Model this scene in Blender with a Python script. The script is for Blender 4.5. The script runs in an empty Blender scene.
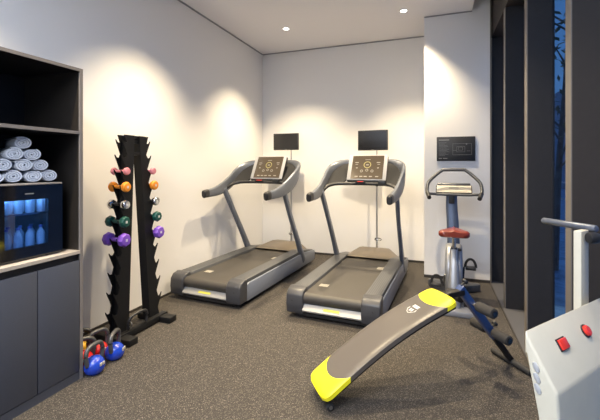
import bpy, bmesh, math, random
from mathutils import Vector, Matrix
random.seed(7)
C = bpy.context.scene.collection
PI = math.pi
V = Vector

# ---------------------------------------------------------------- camera
cam_d = bpy.data.cameras.new('camera'); cam = bpy.data.objects.new('camera', cam_d); C.objects.link(cam)
cam.location = (0, 0, 1.40); cam.rotation_euler = (PI/2, 0, math.radians(20))
cam_d.sensor_fit = 'HORIZONTAL'; cam_d.sensor_width = 36; cam_d.lens = 371/600*36
cam_d.shift_y = -43/600; cam_d.clip_start = .05; cam_d.clip_end = 200
bpy.context.scene.camera = cam

# ---------------------------------------------------------------- world and exposure
sc = bpy.context.scene
sc.view_settings.view_transform = 'Standard'; sc.view_settings.look = 'None'
sc.view_settings.exposure = 0.0; sc.view_settings.gamma = 1; sc.view_settings.use_curve_mapping = False
w = bpy.data.worlds.new('dusk'); sc.world = w; w.use_nodes = True
nt = w.node_tree; bg = nt.nodes['Background']
tc = nt.nodes.new('ShaderNodeTexCoord'); sp = nt.nodes.new('ShaderNodeSeparateXYZ'); cr = nt.nodes.new('ShaderNodeValToRGB')
nt.links.new(tc.outputs['Generated'], sp.inputs[0]); nt.links.new(sp.outputs['Z'], cr.inputs[0]); nt.links.new(cr.outputs[0], bg.inputs[0])
cr.color_ramp.elements[0].color = (.10, .25, .50, 1); cr.color_ramp.elements[1].color = (.05, .16, .42, 1)
bg.inputs[1].default_value = 1.0

# ---------------------------------------------------------------- lamps: recessed downlights of the room, plus an added fill
WARM = (1.0, .81, .53); COOL = (.78, .87, 1.0)
def spot(x, y, z, power, ang=100, blend=.75, col=WARM, r=.035):
    l = bpy.data.lights.new('downlight_lamp', 'SPOT'); l.energy = power; l.color = col
    l.spot_size = math.radians(ang); l.spot_blend = blend; l.shadow_soft_size = r
    o = bpy.data.objects.new('downlight_lamp', l); C.objects.link(o); o.location = (x, y, z)
    return o
CEIL = 3.31
def area(x, y, z, sx, sy, power, col):
    l = bpy.data.lights.new('fill_lamp', 'AREA'); l.shape = 'RECTANGLE'; l.size = sx; l.size_y = sy
    l.energy = power; l.color = col
    o = bpy.data.objects.new('fill_lamp', l); C.objects.link(o); o.location = (x, y, z)
    return o
SPOTS = [(-1.93, 4.74, 390), (-.36, 4.69, 390), (-1.93, 2.88, 380), (-.36, 2.88, 380), (-1.93, 1.05, 260), (.18, 1.15, 140)]
for x, y, p in SPOTS: spot(x, y, CEIL-.02, p)
area(-1.0, -.6, CEIL-.03, 2.4, .9, 185, COOL)  # unseen cool fill, added to raise the ambient light

# ---------------------------------------------------------------- materials
MATS = {}
def mat(name, col, rough=.5, metal=0., emit=None, es=0, noise=0, scale=40, bump=0, coat=0, trans=0, spec=None):
    m = bpy.data.materials.new(name); m.use_nodes = True; n = m.node_tree; b = n.nodes['Principled BSDF']
    b.inputs['Base Color'].default_value = (*col, 1); b.inputs['Roughness'].default_value = rough
    b.inputs['Metallic'].default_value = metal
    if coat: b.inputs['Coat Weight'].default_value = coat; b.inputs['Coat Roughness'].default_value = .08
    if trans: b.inputs['Transmission Weight'].default_value = trans
    if spec is not None: b.inputs['Specular IOR Level'].default_value = spec
    if emit: b.inputs['Emission Color'].default_value = (*emit, 1); b.inputs['Emission Strength'].default_value = es
    if noise or bump:
        t = n.nodes.new('ShaderNodeTexCoord'); x = n.nodes.new('ShaderNodeTexNoise'); x.inputs['Scale'].default_value = scale
        x.inputs['Detail'].default_value = 4
        n.links.new(t.outputs['Object'], x.inputs['Vector'])
        if noise:
            r = n.nodes.new('ShaderNodeValToRGB'); r.color_ramp.elements[0].position = .3; r.color_ramp.elements[1].position = .7
            r.color_ramp.elements[0].color = (*[c*(1-noise) for c in col], 1); r.color_ramp.elements[1].color = (*[min(1, c*(1+noise)) for c in col], 1)
            n.links.new(x.outputs['Fac'], r.inputs[0]); n.links.new(r.outputs[0], b.inputs['Base Color'])
        if bump:
            q = n.nodes.new('ShaderNodeBump'); q.inputs['Strength'].default_value = bump; q.inputs['Distance'].default_value = .002
            n.links.new(x.outputs['Fac'], q.inputs['Height']); n.links.new(q.outputs[0], b.inputs['Normal'])
    MATS[name] = m; return m
M = MATS
mat('wall_paint', (.80, .79, .785), .85, bump=.15, scale=300)
mat('ceiling_paint', (.86, .84, .86), .9)
mat('shadow_gap', (.30, .30, .31), .8)
mat('skirting', (.035, .03, .028), .6)
mat('cab_front', (.058, .064, .086), .45, noise=.04, scale=120)
mat('cab_edge', (.20, .18, .17), .5)
mat('cab_inside', (.010, .009, .011), .5)
mat('cab_side', (.020, .016, .013), .5)
mat('counter', (.46, .40, .34), .4, noise=.05, scale=60)
mat('fin', (.013, .0115, .013), .65, noise=.08, scale=30)
mat('fin_edge', (.17, .150, .13), .45)
mat('fin_brown', (.024, .018, .0145), .65, noise=.06, scale=30)
mat('ledge', (.085, .085, .092), .55)
mat('trim_steel', (.35, .33, .30), .35, 1)
mat('tm_dark', (.055, .058, .066), .42, noise=.05, scale=80)
mat('tm_cap', (.052, .053, .060), .38)
mat('tm_silver', (.26, .29, .36), .35, .3)
mat('tm_arm', (.15, .165, .20), .38, .45)
mat('tm_post', (.15, .17, .22), .35, .5)
mat('tm_belt', (.050, .045, .040), .55, noise=.12, scale=200, bump=.1)
mat('tm_hood', (.15, .12, .085), .32, .35)  # tan puts the wall's reflection on the hood into the base colour
mat('black_plastic', (.018, .018, .020), .4)
mat('black_gloss', (.006, .006, .007), .08, coat=.5)
mat('grey_plastic', (.022, .022, .024), .75, spec=.2)
mat('console_face', (.085, .066, .046), .25, coat=.3)
mat('console_white', (.40, .40, .41), .5); mat('bar_dark', (.085, .088, .095), .35, .4)
mat('plate_grey', (.38, .38, .38), .4, .3); mat('dial', (.34, .30, .12), .5); mat('console_mark', (.30, .28, .24), .5)
mat('white_mark', (.75, .75, .73), .5)
mat('soft_mark', (.45, .42, .36), .5)
mat('dim_mark', (.22, .22, .22), .5)
mat('yellow_mark', (.62, .60, .08), .5)
mat('red_button', (.75, .035, .02), .3, coat=.4)
mat('chrome', (.72, .72, .72), .15, 1)
mat('steel', (.45, .45, .46), .3, 1)
mat('rubber', (.022, .022, .023), .7, bump=.2, scale=200)
mat('foam', (.035, .033, .033), .9, bump=.3, scale=400)
mat('rack_black', (.007, .007, .008), .5, spec=.3)
mat('pink', (.72, .26, .30), .45); mat('orange', (.90, .30, .025), .45)
mat('green', (.008, .075, .060), .4); mat('purple', (.19, .075, .52), .45)
mat('kb_blue', (.008, .045, .42), .25, coat=.5); mat('kb_red', (.62, .018, .015), .25, coat=.5)
mat('kb_black', (.02, .02, .022), .4); mat('kb_handle', (.10, .10, .105), .42, .5); mat('kb_yellow', (.8, .45, .02), .4)
mat('pad_grey', (.10, .088, .080), .36, bump=.12, scale=350)
mat('pad_yellow', (.88, .80, .02), .45, bump=.1, scale=300)
mat('beam_blue', (.018, .05, .17), .35, coat=.3)
mat('bike_silver', (.36, .37, .40), .42, .7)
mat('bike_frame', (.10, .13, .20), .3, .5)
mat('bike_base', (.28, .29, .33), .4, .4)
mat('saddle_red', (.17, .022, .012), .38, coat=.4)
mat('machine_white', (.62, .575, .465), .38, noise=.02, scale=20)
mat('poster', (.022, .022, .024), .45)
mat('towel', (.74, .76, .82), .95, noise=.06, scale=150, bump=.8)
mat('screen', (.012, .012, .014), .15)
mat('lamp_ring', (.8, .8, .8), .4)
mat('lamp_glow', (1, 1, 1), .5, emit=(1, .95, .85), es=22)
mat('fridge_led', (1, 1, 1), .5, emit=(.50, .75, 1.0), es=60)
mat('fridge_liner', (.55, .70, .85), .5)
mat('bottle', (.40, .62, .85), .15, trans=.4); mat('cap_blue', (.05, .1, .4), .4)
mat('out_ground', (.30, .42, .55), .3, noise=.5, scale=6)
mat('out_dark', (.05, .07, .08), .8, noise=.4, scale=8); mat('out_building', (.20, .26, .34), .8, noise=.2, scale=1.5)
mat('leaf', (.05, .10, .07), .7)

def glass_mat(name, tint, refl=.08):
    m = bpy.data.materials.new(name); m.use_nodes = True; n = m.node_tree; n.nodes.clear()
    o = n.nodes.new('ShaderNodeOutputMaterial'); mx = n.nodes.new('ShaderNodeMixShader'); t = n.nodes.new('ShaderNodeBsdfTransparent')
    g = n.nodes.new('ShaderNodeBsdfGlossy'); fr = n.nodes.new('ShaderNodeFresnel'); fr.inputs[0].default_value = 1.5
    t.inputs[0].default_value = (*tint, 1); g.inputs['Roughness'].default_value = .02
    ad = n.nodes.new('ShaderNodeMath'); ad.operation = 'ADD'; ad.inputs[1].default_value = refl; ad.use_clamp = True
    n.links.new(fr.outputs[0], ad.inputs[0]); ge = n.nodes.new('ShaderNodeNewGeometry'); iv = n.nodes.new('ShaderNodeMath'); iv.operation = 'SUBTRACT'; iv.inputs[0].default_value = 1
    n.links.new(ge.outputs['Backfacing'], iv.inputs[1]); mu = n.nodes.new('ShaderNodeMath'); mu.operation = 'MULTIPLY'
    n.links.new(ad.outputs[0], mu.inputs[0]); n.links.new(iv.outputs[0], mu.inputs[1]); n.links.new(mu.outputs[0], mx.inputs[0]); n.links.new(t.outputs[0], mx.inputs[1]); n.links.new(g.outputs[0], mx.inputs[2])
    n.links.new(mx.outputs[0], o.inputs[0]); MATS[name] = m
glass_mat('window_glass', (.75, .85, .95), .0)
glass_mat('fridge_glass', (.75, .85, 1.0), .12)

def floor_mat():
    m = bpy.data.materials.new('speckled_rubber'); m.use_nodes = True; n = m.node_tree; b = n.nodes['Principled BSDF']
    t = n.nodes.new('ShaderNodeTexCoord')
    v = n.nodes.new('ShaderNodeTexVoronoi'); v.inputs['Scale'].default_value = 280
    n.links.new(t.outputs['Object'], v.inputs['Vector'])
    r = n.nodes.new('ShaderNodeValToRGB'); r.color_ramp.interpolation = 'CONSTANT'
    e = r.color_ramp.elements; e[0].color = (.022, .019, .017, 1); e[1].position = .50; e[1].color = (.038, .034, .031, 1)
    k = e.new(.76); k.color = (.10, .086, .070, 1); k = e.new(.92); k.color = (.24, .21, .175, 1)
    s = n.nodes.new('ShaderNodeSeparateColor'); n.links.new(v.outputs['Color'], s.inputs[0]); n.links.new(s.outputs[0], r.inputs[0])
    ns = n.nodes.new('ShaderNodeTexNoise'); ns.inputs['Scale'].default_value = 220; n.links.new(t.outputs['Object'], ns.inputs['Vector'])
    mx = n.nodes.new('ShaderNodeMixRGB'); mx.blend_type = 'MULTIPLY'; mx.inputs[0].default_value = .6
    n.links.new(r.outputs[0], mx.inputs[1]); n.links.new(ns.outputs['Fac'], mx.inputs[2]); 
    g = n.nodes.new('ShaderNodeMixRGB'); g.blend_type = 'ADD'; g.inputs[0].default_value = 1; g.inputs[2].default_value = (.010, .008, .007, 1)
    n.links.new(mx.outputs[0], g.inputs[1]); n.links.new(g.outputs[0], b.inputs['Base Color']); b.inputs['Roughness'].default_value = .8
    bp = n.nodes.new('ShaderNodeBump'); bp.inputs['Strength'].default_value = .3; bp.inputs['Distance'].default_value = .002
    n.links.new(ns.outputs['Fac'], bp.inputs['Height']); n.links.new(bp.outputs[0], b.inputs['Normal'])
    MATS['speckled_rubber'] = m
floor_mat()

def stripes_mat(name, a, b_, scale, axis=0, rough=.45):
    m = bpy.data.materials.new(name); m.use_nodes = True; n = m.node_tree; b = n.nodes['Principled BSDF']
    t = n.nodes.new('ShaderNodeTexCoord'); s = n.nodes.new('ShaderNodeSeparateXYZ'); n.links.new(t.outputs['Object'], s.inputs[0])
    k = n.nodes.new('ShaderNodeMath'); k.operation = 'MULTIPLY'; k.inputs[1].default_value = scale; n.links.new(s.outputs[axis], k.inputs[0])
    f = n.nodes.new('ShaderNodeMath'); f.operation = 'FRACT'; n.links.new(k.outputs[0], f.inputs[0])
    r = n.nodes.new('ShaderNodeValToRGB'); e = r.color_ramp.elements; e[0].color = (*a, 1); e[1].color = (*b_, 1); e[0].position = .4; e[1].position = .6
    n.links.new(f.outputs[0], r.inputs[0]); n.links.new(r.outputs[0], b.inputs['Base Color']); b.inputs['Roughness'].default_value = rough
    MATS[name] = m
stripes_mat('ribbed_rail', (.050, .052, .058), (.090, .093, .10), 55)

# ---------------------------------------------------------------- geometry helpers
class MB:
    def __init__(s): s.bm = bmesh.new(); s.mi = 0
    def _tag(s, before):
        for f in s.bm.faces:
            if f not in before: f.material_index = s.mi
    def face(s, vs):
        try:
            f = s.bm.faces.new(vs); f.material_index = s.mi; return f
        except ValueError: return None
    def box(s, x0, x1, y0, y1, z0, z1, bev=0, seg=2, T=None):
        r = bmesh.ops.create_cube(s.bm, size=1); vs = r['verts']
        for v in vs: v.co = V(((x0+x1)/2+v.co.x*(x1-x0), (y0+y1)/2+v.co.y*(y1-y0), (z0+z1)/2+v.co.z*(z1-z0)))
        s._fin(vs, bev, seg, T); return s
    def _fin(s, vs, bev, seg, T):
        vset = set(vs)
        for f in {f for v in vs for f in v.link_faces}: f.material_index = s.mi
        out = vs
        if bev:
            es = list({e for v in vs for e in v.link_edges})
            r = bmesh.ops.bevel(s.bm, geom=es, offset=bev, segments=seg, affect='EDGES', profile=.5, clamp_overlap=True)
            for f in r['faces']: f.material_index = s.mi
            out = list({v for v in r['verts']} | {v for v in vs if v.is_valid})
        if T is not None:
            for v in out: v.co = T @ v.co
    def prism(s, poly, axis, a, b, bev=0, seg=2, T=None):
        # poly: 2D points; axis 0: (y,z) extruded along x; 1: (x,z) along y; 2: (x,y) along z
        def P(p, t): return V((t, p[0], p[1])) if axis == 0 else V((p[0], t, p[1])) if axis == 1 else V((p[0], p[1], t))
        v0 = [s.bm.verts.new(P(p, a)) for p in poly]; v1 = [s.bm.verts.new(P(p, b)) for p in poly]
        n = len(poly); s.face(v0[::-1]); s.face(v1)
        for i in range(n): s.face([v0[i], v0[(i+1) % n], v1[(i+1) % n], v1[i]])
        s._fin(v0+v1, bev, seg, T); return s
    def sweep(s, path, w, h=None, up=(0, 0, 1), n=12, p=2.0, caps=True, T=None, flatk=1):
        # cross-section superellipse w (along side) x h (along up'), half sizes; lists or scalars
        path = [V(q) for q in path]; m = len(path)
        w = [w]*m if not isinstance(w, (list, tuple)) else w
        h = w if h is None else h
        h = [h]*m if not isinstance(h, (list, tuple)) else h
        rings = []
        for i, q in enumerate(path):
            t = (path[min(i+1, m-1)]-path[max(i-1, 0)]).normalized()
            sd = t.cross(V(up))
            if sd.length < 1e-4: sd = t.cross(V((1, 0, 0)))
            sd.normalize(); u = sd.cross(t).normalized()
            ring = []
            for k in range(n):
                a = 2*PI*k/n; c, d = math.cos(a), math.sin(a)
                x = math.copysign(abs(c)**(2/p), c); y = math.copysign(abs(d)**(2/p), d)
                co = q+sd*x*w[i]+u*y*h[i]
                if T is not None: co = T @ co
                ring.append(s.bm.verts.new(co))
            rings.append(ring)
        for a, b in zip(rings, rings[1:]):
            for k in range(n): s.face([a[k], a[(k+1) % n], b[(k+1) % n], b[k]])
        if caps: s.face(rings[0][::-1]); s.face(rings[-1])
        return s
    def cyl(s, a, b, r, r2=None, n=20, T=None):
        r2 = r if r2 is None else r2
        return s.sweep([a, b], [r, r2], n=n, T=T)
    def rcyl(s, a, b, r, e=.006, n=20):
        a, b = V(a), V(b); d = (b-a).normalized()
        return s.sweep([a, a+d*e*.3, a+d*e, b-d*e, b-d*e*.3, b], [r-e, r-e*.3, r, r, r-e*.3, r-e], n=n)
    def lathe(s, prof, n=24, T=None, c=(0, 0, 0)):
        rings = []
        for r, z in prof:
            rings.append([s.bm.verts.new((T @ V((c[0]+r*math.cos(2*PI*k/n), c[1]+r*math.sin(2*PI*k/n), c[2]+z))) if T is not None else V((c[0]+r*math.cos(2*PI*k/n), c[1]+r*math.sin(2*PI*k/n), c[2]+z))) for k in range(n)])
        for a, b in zip(rings, rings[1:]):
            for k in range(n): s.face([a[k], a[(k+1) % n], b[(k+1) % n], b[k]])
        s.face(rings[0][::-1]); s.face(rings[-1]); return s
    def grid(s, pts):
        vs = [[s.bm.verts.new(p) for p in row] for row in pts]
        for i in range(len(vs)-1):
            for j in range(len(vs[0])-1): s.face([vs[i][j], vs[i+1][j], vs[i+1][j+1], vs[i][j+1]])
        return vs
    def build(s, name, mats, parent=None, angle=35, **kw):
        bmesh.ops.recalc_face_normals(s.bm, faces=s.bm.faces)
        me = bpy.data.meshes.new(name); s.bm.to_mesh(me); s.bm.free()
        for f in me.polygons: f.use_smooth = True
        me.set_sharp_from_angle(angle=math.radians(angle))
        if isinstance(mats, str): mats = [mats]
        for m in mats: me.materials.append(M[m])
        o = bpy.data.objects.new(name, me); C.objects.link(o)
        if parent is not None: o.parent = parent
        for k, v in kw.items(): o[k] = v
        return o
def smooth(pts, k=6):
    pts = [V(p) for p in pts]; out = []
    for i in range(len(pts)-1):
        p0 = pts[max(i-1, 0)]; p1 = pts[i]; p2 = pts[i+1]; p3 = pts[min(i+2, len(pts)-1)]
        for j in range(k):
            t = j/k
            out.append(.5*((2*p1)+(-p0+p2)*t+(2*p0-5*p1+4*p2-p3)*t*t+(-p0+3*p1-3*p2+p3)*t**3))
    out.append(pts[-1]); return out
def lerpn(vals, n):
    out = []
    for i in range(n):
        t = i/(n-1)*(len(vals)-1); k = min(int(t), len(vals)-2); out.append(vals[k]+(vals[k+1]-vals[k])*(t-k))
    return out
def thing(name, label, cat, loc=(0, 0, 0), rz=0, group=None):
    o = bpy.data.objects.new(name, None); C.objects.link(o); o.location = loc; o.rotation_euler = (0, 0, rz)
    o.empty_display_size = .1; o['label'] = label; o['category'] = cat
    if group: o['group'] = group
    return o
def tag(o, label, cat, group=None):
    o['label'] = label; o['category'] = cat
    if group: o['group'] = group
    return o
def struct(o): o['kind'] = 'structure'; return o
def children(o): return [c for c in bpy.data.objects if c.parent == o]
def copy_tree(o, parent=None):
    c = o.copy(); C.objects.link(c)
    if parent is not None: c.parent = parent
    for ch in children(o): copy_tree(ch, c)
    return c

# ---------------------------------------------------------------- room shell
XL, XG, XF, YB, YC, YR = -2.75, .81, .65, 5.70, 4.98, -1.8
CX0, CX1, TOP = -.13, .625, 3.56
b = MB(); b.box(XL-.1, XF-.02, YR-.1, YB+.1, -.1, 0); struct(b.build('floor', 'speckled_rubber'))
b = MB(); b.box(XL-.12, XL, YR-.1, YB+.1, 0, TOP+.1); struct(b.build('wall_left', 'wall_paint'))
b = MB(); b.box(XL, CX0, YB, YB+.12, 0, TOP+.1); struct(b.build('wall_back', 'wall_paint'))
b = MB(); b.box(CX0, CX1, YC, YB+.12, 0, TOP+.1); struct(b.build('wall_column', 'wall_paint'))
b = MB(); b.box(CX1+.001, 1.0, 5.16, YB+.12, 0, TOP+.1); struct(b.build('wall_return', 'fin'))
b = MB(); b.box(XL, 1.0, YR-.12, YR, 0, TOP+.1); struct(b.build('wall_rear', 'wall_paint'))
b = MB(); b.box(XL, .425, YR, YB, CEIL, CEIL+.08); struct(b.build('ceiling', 'ceiling_paint'))
b = MB(); b.box(XL, 1.0, YR, YB, TOP, TOP+.1); struct(b.build('ceiling_recess', 'ceiling_paint'))
b = MB(); b.box(XF, XG+.12, YR, 5.16, 2.98, TOP); struct(b.build('trim_lintel', 'fin_brown'))
b = MB(); b.box(XF-.02, XG+.2, YR, 5.16, -.1, .004); struct(b.build('trim_window_ledge', 'ledge'))
b = MB(); b.box(XF-.032, XF-.020, YR, YC, -.02, .007); struct(b.build('trim_floor_edge', 'skirting'))
b = MB(); b.box(XL, XL+.012, 1.84, YB, 0, .022); struct(b.build('baseboard_left', 'skirting'))
b = MB(); b.box(XL+.012, CX0, YB-.012, YB, 0, .03); struct(b.build('baseboard_back', 'skirting'))
b = MB(); b.box(CX0-.004, CX1, YC-.01, YC, 0, .035); struct(b.build('baseboard_column', 'skirting'))
b = MB(); b.box(XL, XL+.012, YR, YB, CEIL-.016, CEIL-.001); b.box(XL+.012, CX0, YB-.012, YB, CEIL-.016, CEIL-.001)
b.box(CX0, .425, YC-.01, YC, CEIL-.014, CEIL-.001); struct(b.build('trim_ceiling_gap', 'shadow_gap'))
b = MB(); b.box(CX1-.004, CX1+.012, YC-.004, 5.1, 0, TOP); struct(b.build('trim_corner_bead', 'fin_edge'))

# window wall: deep fins with slim glazing between them
FY = [5.07, 4.14, 3.21, 2.25, 1.29, .36, -.57, -1.5]
for i, y in enumerate(FY):
    b = MB()
    b.box(XF+.006, XG, y, y+.08, .004, 2.98)
    o = b.build('trim_fin_%d' % (i+1), 'fin_brown' if i >= 3 else 'fin'); struct(o)
    b = MB(); b.box(XF, XF+.006, y-.001, y+.081, .004, 2.98); e = b.build('edge_strip', 'fin_edge', o)
for i in range(len(FY)-1):
    y1, y0 = FY[i]+.02, FY[i+1]+.06
    b = MB(); fw = .022
    b.box(XG+.001, XG+.018, y0, y0+fw, .004, 2.98); b.box(XG+.001, XG+.018, y1-fw, y1, .004, 2.98)
    b.box(XG+.001, XG+.018, y0+fw, y1-fw, .004, .05); b.box(XG+.001, XG+.018, y0+fw, y1-fw, 2.93, 2.98)
    o = b.build('window_%d' % (i+1), 'fin'); struct(o)
    g = MB(); g.box(XG+.006, XG+.013, y0+fw, y1-fw, .05, 2.93); g.build('pane', 'window_glass', o)

# outside at dusk
b = MB(); b.box(1.05, 40, -20, 60, -.35, -.25); struct(b.build('ground', 'out_ground'))
b = MB()
for z in (.30, .86): b.box(4.0, 4.04, -4, 22, z, z+.05)
for k in range(26): b.box(4.0, 4.04, -4+k, -3.96+k, -.25, .86)
tag(b.build('railing', 'steel'), 'thin metal railing in blue dusk outside the tall windows', 'railing')
def tree(x, y, h, lean, seed, label):
    rnd = random.Random(seed)
    t = thing('bare_tree', label, 'tree', (x, y, -.25), group=None)
    b = MB(); b.sweep(smooth([(0, 0, 0), (lean*.3, .02, h*.35), (lean*.7, -.03, h*.7), (lean, 0, h)]), lerpn([.06, .045, .03, .01], 19), n=8)
    b.build('trunk', 'out_dark', t)
    b = MB()
    for k in range(14):
        z = h*(.35+.6*rnd.random()); a = rnd.random()*6.28; L = .4+.6*rnd.random()
        p = V((lean*z/h, 0, z)); b.sweep([p, p+V((math.cos(a)*L*.5, math.sin(a)*L*.5, L*.45)), p+V((math.cos(a)*L, math.sin(a)*L, L*.8))], [.018, .010, .004], n=5)
    b.build('branches', 'out_dark', t)
    b = MB()
    for k in range(260):
        z = h*(.45+.6*rnd.random()); a = rnd.random()*6.28; L = .9*rnd.random()
        c = V((lean*z/h+math.cos(a)*L, math.sin(a)*L, z)); q = V((rnd.uniform(-1, 1), rnd.uniform(-1, 1), rnd.uniform(-1, 1))).normalized()*.09
        q2 = q.cross(V((0, 0, 1)))*.5; vs = [b.bm.verts.new(c-q), b.bm.verts.new(c+q2), b.bm.verts.new(c+q), b.bm.verts.new(c-q2)]; b.face(vs)
    b.build('foliage', 'leaf', t)
tree(1.80, 7.0, 4.6, .22, 3, 'slim leaning tree outside, seen through the slit window glass')
t = thing('apartment_building', 'dim blue building across the way behind the window railing', 'building', (14, 30, -.25))
b = MB(); b.box(-5, 9, 0, 8, 0, 7.5); b.build('wall', 'out_building', t)
for i in range(6):
    for j in range(2):
        b = MB(); b.box(-4.2+i*2.2, -3.0+i*2.2, -.05, .03, 1.2+j*3, 2.8+j*3); b.build('window', 'screen', t)

# ---------------------------------------------------------------- ceiling downlights
for i, (x, y, p) in enumerate(SPOTS):
    if i in (0, 1):
        lab = ['round recessed downlight nearest the left back corner of the ceiling', 'round recessed downlight near the column at the right of the ceiling'][i]
    else: lab = ['round recessed downlight above the left aisle', 'round recessed downlight above the sit-up bench', 'round recessed downlight above the shelf cabinet', 'round recessed downlight over the viewer'][i-2]
    t = thing('downlight', lab, 'ceiling light', (x, y, CEIL-.001), group='recessed ceiling downlights')
    b = MB(); n = 28; prof = [(.034, 0), (.036, -.006), (.05, -.008), (.055, -.004), (.055, 0)]
    rings = [[b.bm.verts.new((r*math.cos(2*PI*k/n), r*math.sin(2*PI*k/n), z)) for k in range(n)] for r, z in prof]
    for a, c in zip(rings, rings[1:]):
        for k in range(n): b.face([a[k], a[(k+1) % n], c[(k+1) % n], c[k]])
    b.build('ring', 'lamp_ring', t)
    b = MB(); b.lathe([(.034, -.001), (.034, -.004)], n=24); b.build('lens', 'lamp_glow', t)
t = thing('fill_panel', 'long flush fill panel added to the ceiling behind the viewer', 'ceiling light', (-1.0, -.6, CEIL-.001))  # made-up housing for the added fill lamp, out of view
b = MB(); b.box(-1.25, 1.25, -.5, .5, -.018, -.001); b.build('housing', 'lamp_ring', t)

# ---------------------------------------------------------------- shelf cabinet on the left
XC = -2.2; Y1 = 1.825; Y0 = .42; XBK = XL+.004
cab = thing('shelf_cabinet', 'tall dark grey cabinet with open shelves above flat doors', 'cabinet', (XC, Y1, 0))
def cpart(name, mats, *boxes, bev=0, par=None, **kw):
    b = MB()
    for bx in boxes: b.box(*bx, bev=bev)
    o = b.build(name, mats, par or cab, **kw); o.location = (-XC, -Y1, 0) if par is None else (0, 0, 0); return o
cpart('side_panel', 'cab_side', (XBK, XC-.012, Y1-.022, Y1, 0, 2.03))
cpart('side_panel', 'cab_side', (XBK, XC-.012, Y0, Y0+.022, 0, 2.03))
cpart('edge_trim', 'cab_edge', (XC-.012, XC, Y1-.022, Y1, 0, 2.05), (XC-.012, XC, Y0, Y1-.022, 2.03, 2.05), (XC-.012, XC, Y0, Y0+.022, 0, 2.03))
cpart('top_panel', 'cab_inside', (XBK, XC-.012, Y0, Y1, 2.03, 2.05))
cpart('back_panel', 'cab_inside', (XBK, XBK+.01, Y0+.022, Y1-.022, .06, 2.03))
cpart('divider', 'cab_inside', (XBK+.01, XC-.02, 1.18, 1.20, .86, 1.62))
sh = cpart('shelf', 'cab_inside', (XBK+.01, XC-.016, Y0+.022, Y1-.022, 1.617, 1.637))
cpart('shelf_edge', 'cab_edge', (XC-.016, XC-.004, Y0+.022, Y1-.022, 1.617, 1.637), par=sh)
cpart('countertop', 'counter', (XBK+.01, XC+.002, Y0+.022, Y1-.022, .83, .85))
cpart('carcass', 'cab_inside', (XBK+.01, XC-.03, Y0+.022, Y1-.022, .06, .83))
cpart('rail', 'cab_inside', (XC-.03, XC-.02, Y0+.022, Y1-.022, .785, .83))
cpart('plinth', 'cab_front', (XBK+.01, XC-.004, Y0+.022, Y1-.022, 0, .056))
for a, c in ((1.527, 1.800), (1.252, 1.524), (.976, 1.248), (.70, .972), (.446, .696)):
    cpart('door', 'cab_front', (XC-.020, XC, a+.0015, c-.0015, .060, .785), bev=.001)

# glass fronted fridge
FX, FY0, FY1, FZ0, FZ1 = -2.262, 1.285, 1.728, .852, 1.292
fr = thing('mini_fridge', 'black mini fridge with a blue lit glass door on the cabinet counter', 'fridge', (FX, FY0, FZ0))
def fpart(name, m, *boxes, bev=0, par=fr):
    b = MB()
    for bx in boxes: b.box(*bx, bev=bev)
    o = b.build(name, m, par); o.location = (-FX, -FY0, -FZ0) if par is fr else (0, 0, 0); return o
GY0, GY1, GZ0, GZ1 = 1.385, 1.640, .93, 1.205
fpart('housing', 'black_plastic', (-2.70, FX-.03, FY0, FY1, FZ0+.015, FZ0+.05), (-2.70, FX-.03, FY0, FY1, FZ1-.04, FZ1), (-2.70, FX-.03, FY0, FY0+.04, FZ0+.05, FZ1-.04), (-2.70, FX-.03, FY1-.04, FY1, FZ0+.05, FZ1-.04), (-2.70, -2.66, FY0+.04, FY1-.04, FZ0+.05, FZ1-.04))
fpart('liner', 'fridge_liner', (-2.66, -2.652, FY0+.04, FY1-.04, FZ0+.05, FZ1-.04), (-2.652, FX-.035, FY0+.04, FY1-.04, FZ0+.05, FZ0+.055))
d = fpart('door', 'black_gloss', (FX-.03, FX, FY0, GY0, FZ0+.006, FZ1), (FX-.03, FX, GY1, FY1, FZ0+.006, FZ1), (FX-.03, FX, GY0, GY1, FZ0+.006, GZ0), (FX-.03, FX, GY0, GY1, GZ1, FZ1))
fpart('glass_pane', 'fridge_glass', (FX-.012, FX-.004, GY0, GY1, GZ0, GZ1), par=d)
fpart('nameplate', 'dim_mark', (FX, FX+.001, 1.495, 1.545, 1.238, 1.245), par=d)
fpart('led_strip', 'fridge_led', (FX-.06, FX-.045, FY0+.06, FY1-.06, FZ1-.05, FZ1-.042))
fpart('wire_shelf', 'chrome', *[( -2.64+k*.06, -2.635+k*.06, FY0+.045, FY1-.045, 1.115, 1.119) for k in range(6)], (FX-.05, FX-.044, FY0+.045, FY1-.045, 1.112, 1.120))
fpart('foot', 'black_plastic', (FX-.09, FX-.06, FY0+.03, FY0+.06, FZ0-.001, FZ0+.016)); fpart('foot', 'black_plastic', (FX-.09, FX-.06, FY1-.06, FY1-.03, FZ0-.001, FZ0+.016))
# bottles inside
proto = None
for z in (.9075, 1.1205):
    for k in range(5):
        for j in range(2):
            x, y = -2.34-j*.09, FY0+.085+k*.068
            if proto is None:
                t = proto = thing('water_bottle', '', 'bottle', (x, y, z))
                b = MB(); b.lathe([(.020, 0), (.024, .004), (.024, .075), (.020, .09), (.009, .108), (.009, .116)], n=14); b.build('bottle_body', 'bottle', t)
                b = MB(); b.lathe([(.011, .116), (.011, .128)], n=12); b.build('cap', 'cap_blue', t)
            else: t = copy_tree(proto); t.location = (x, y, z)
            t['label'] = 'small blue water bottle standing in the mini fridge, ' + ('on its floor' if z < 1 else 'on its wire shelf')
            t['group'] = 'bottles on the fridge floor' if z < 1 else 'bottles on the fridge wire shelf'

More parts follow.
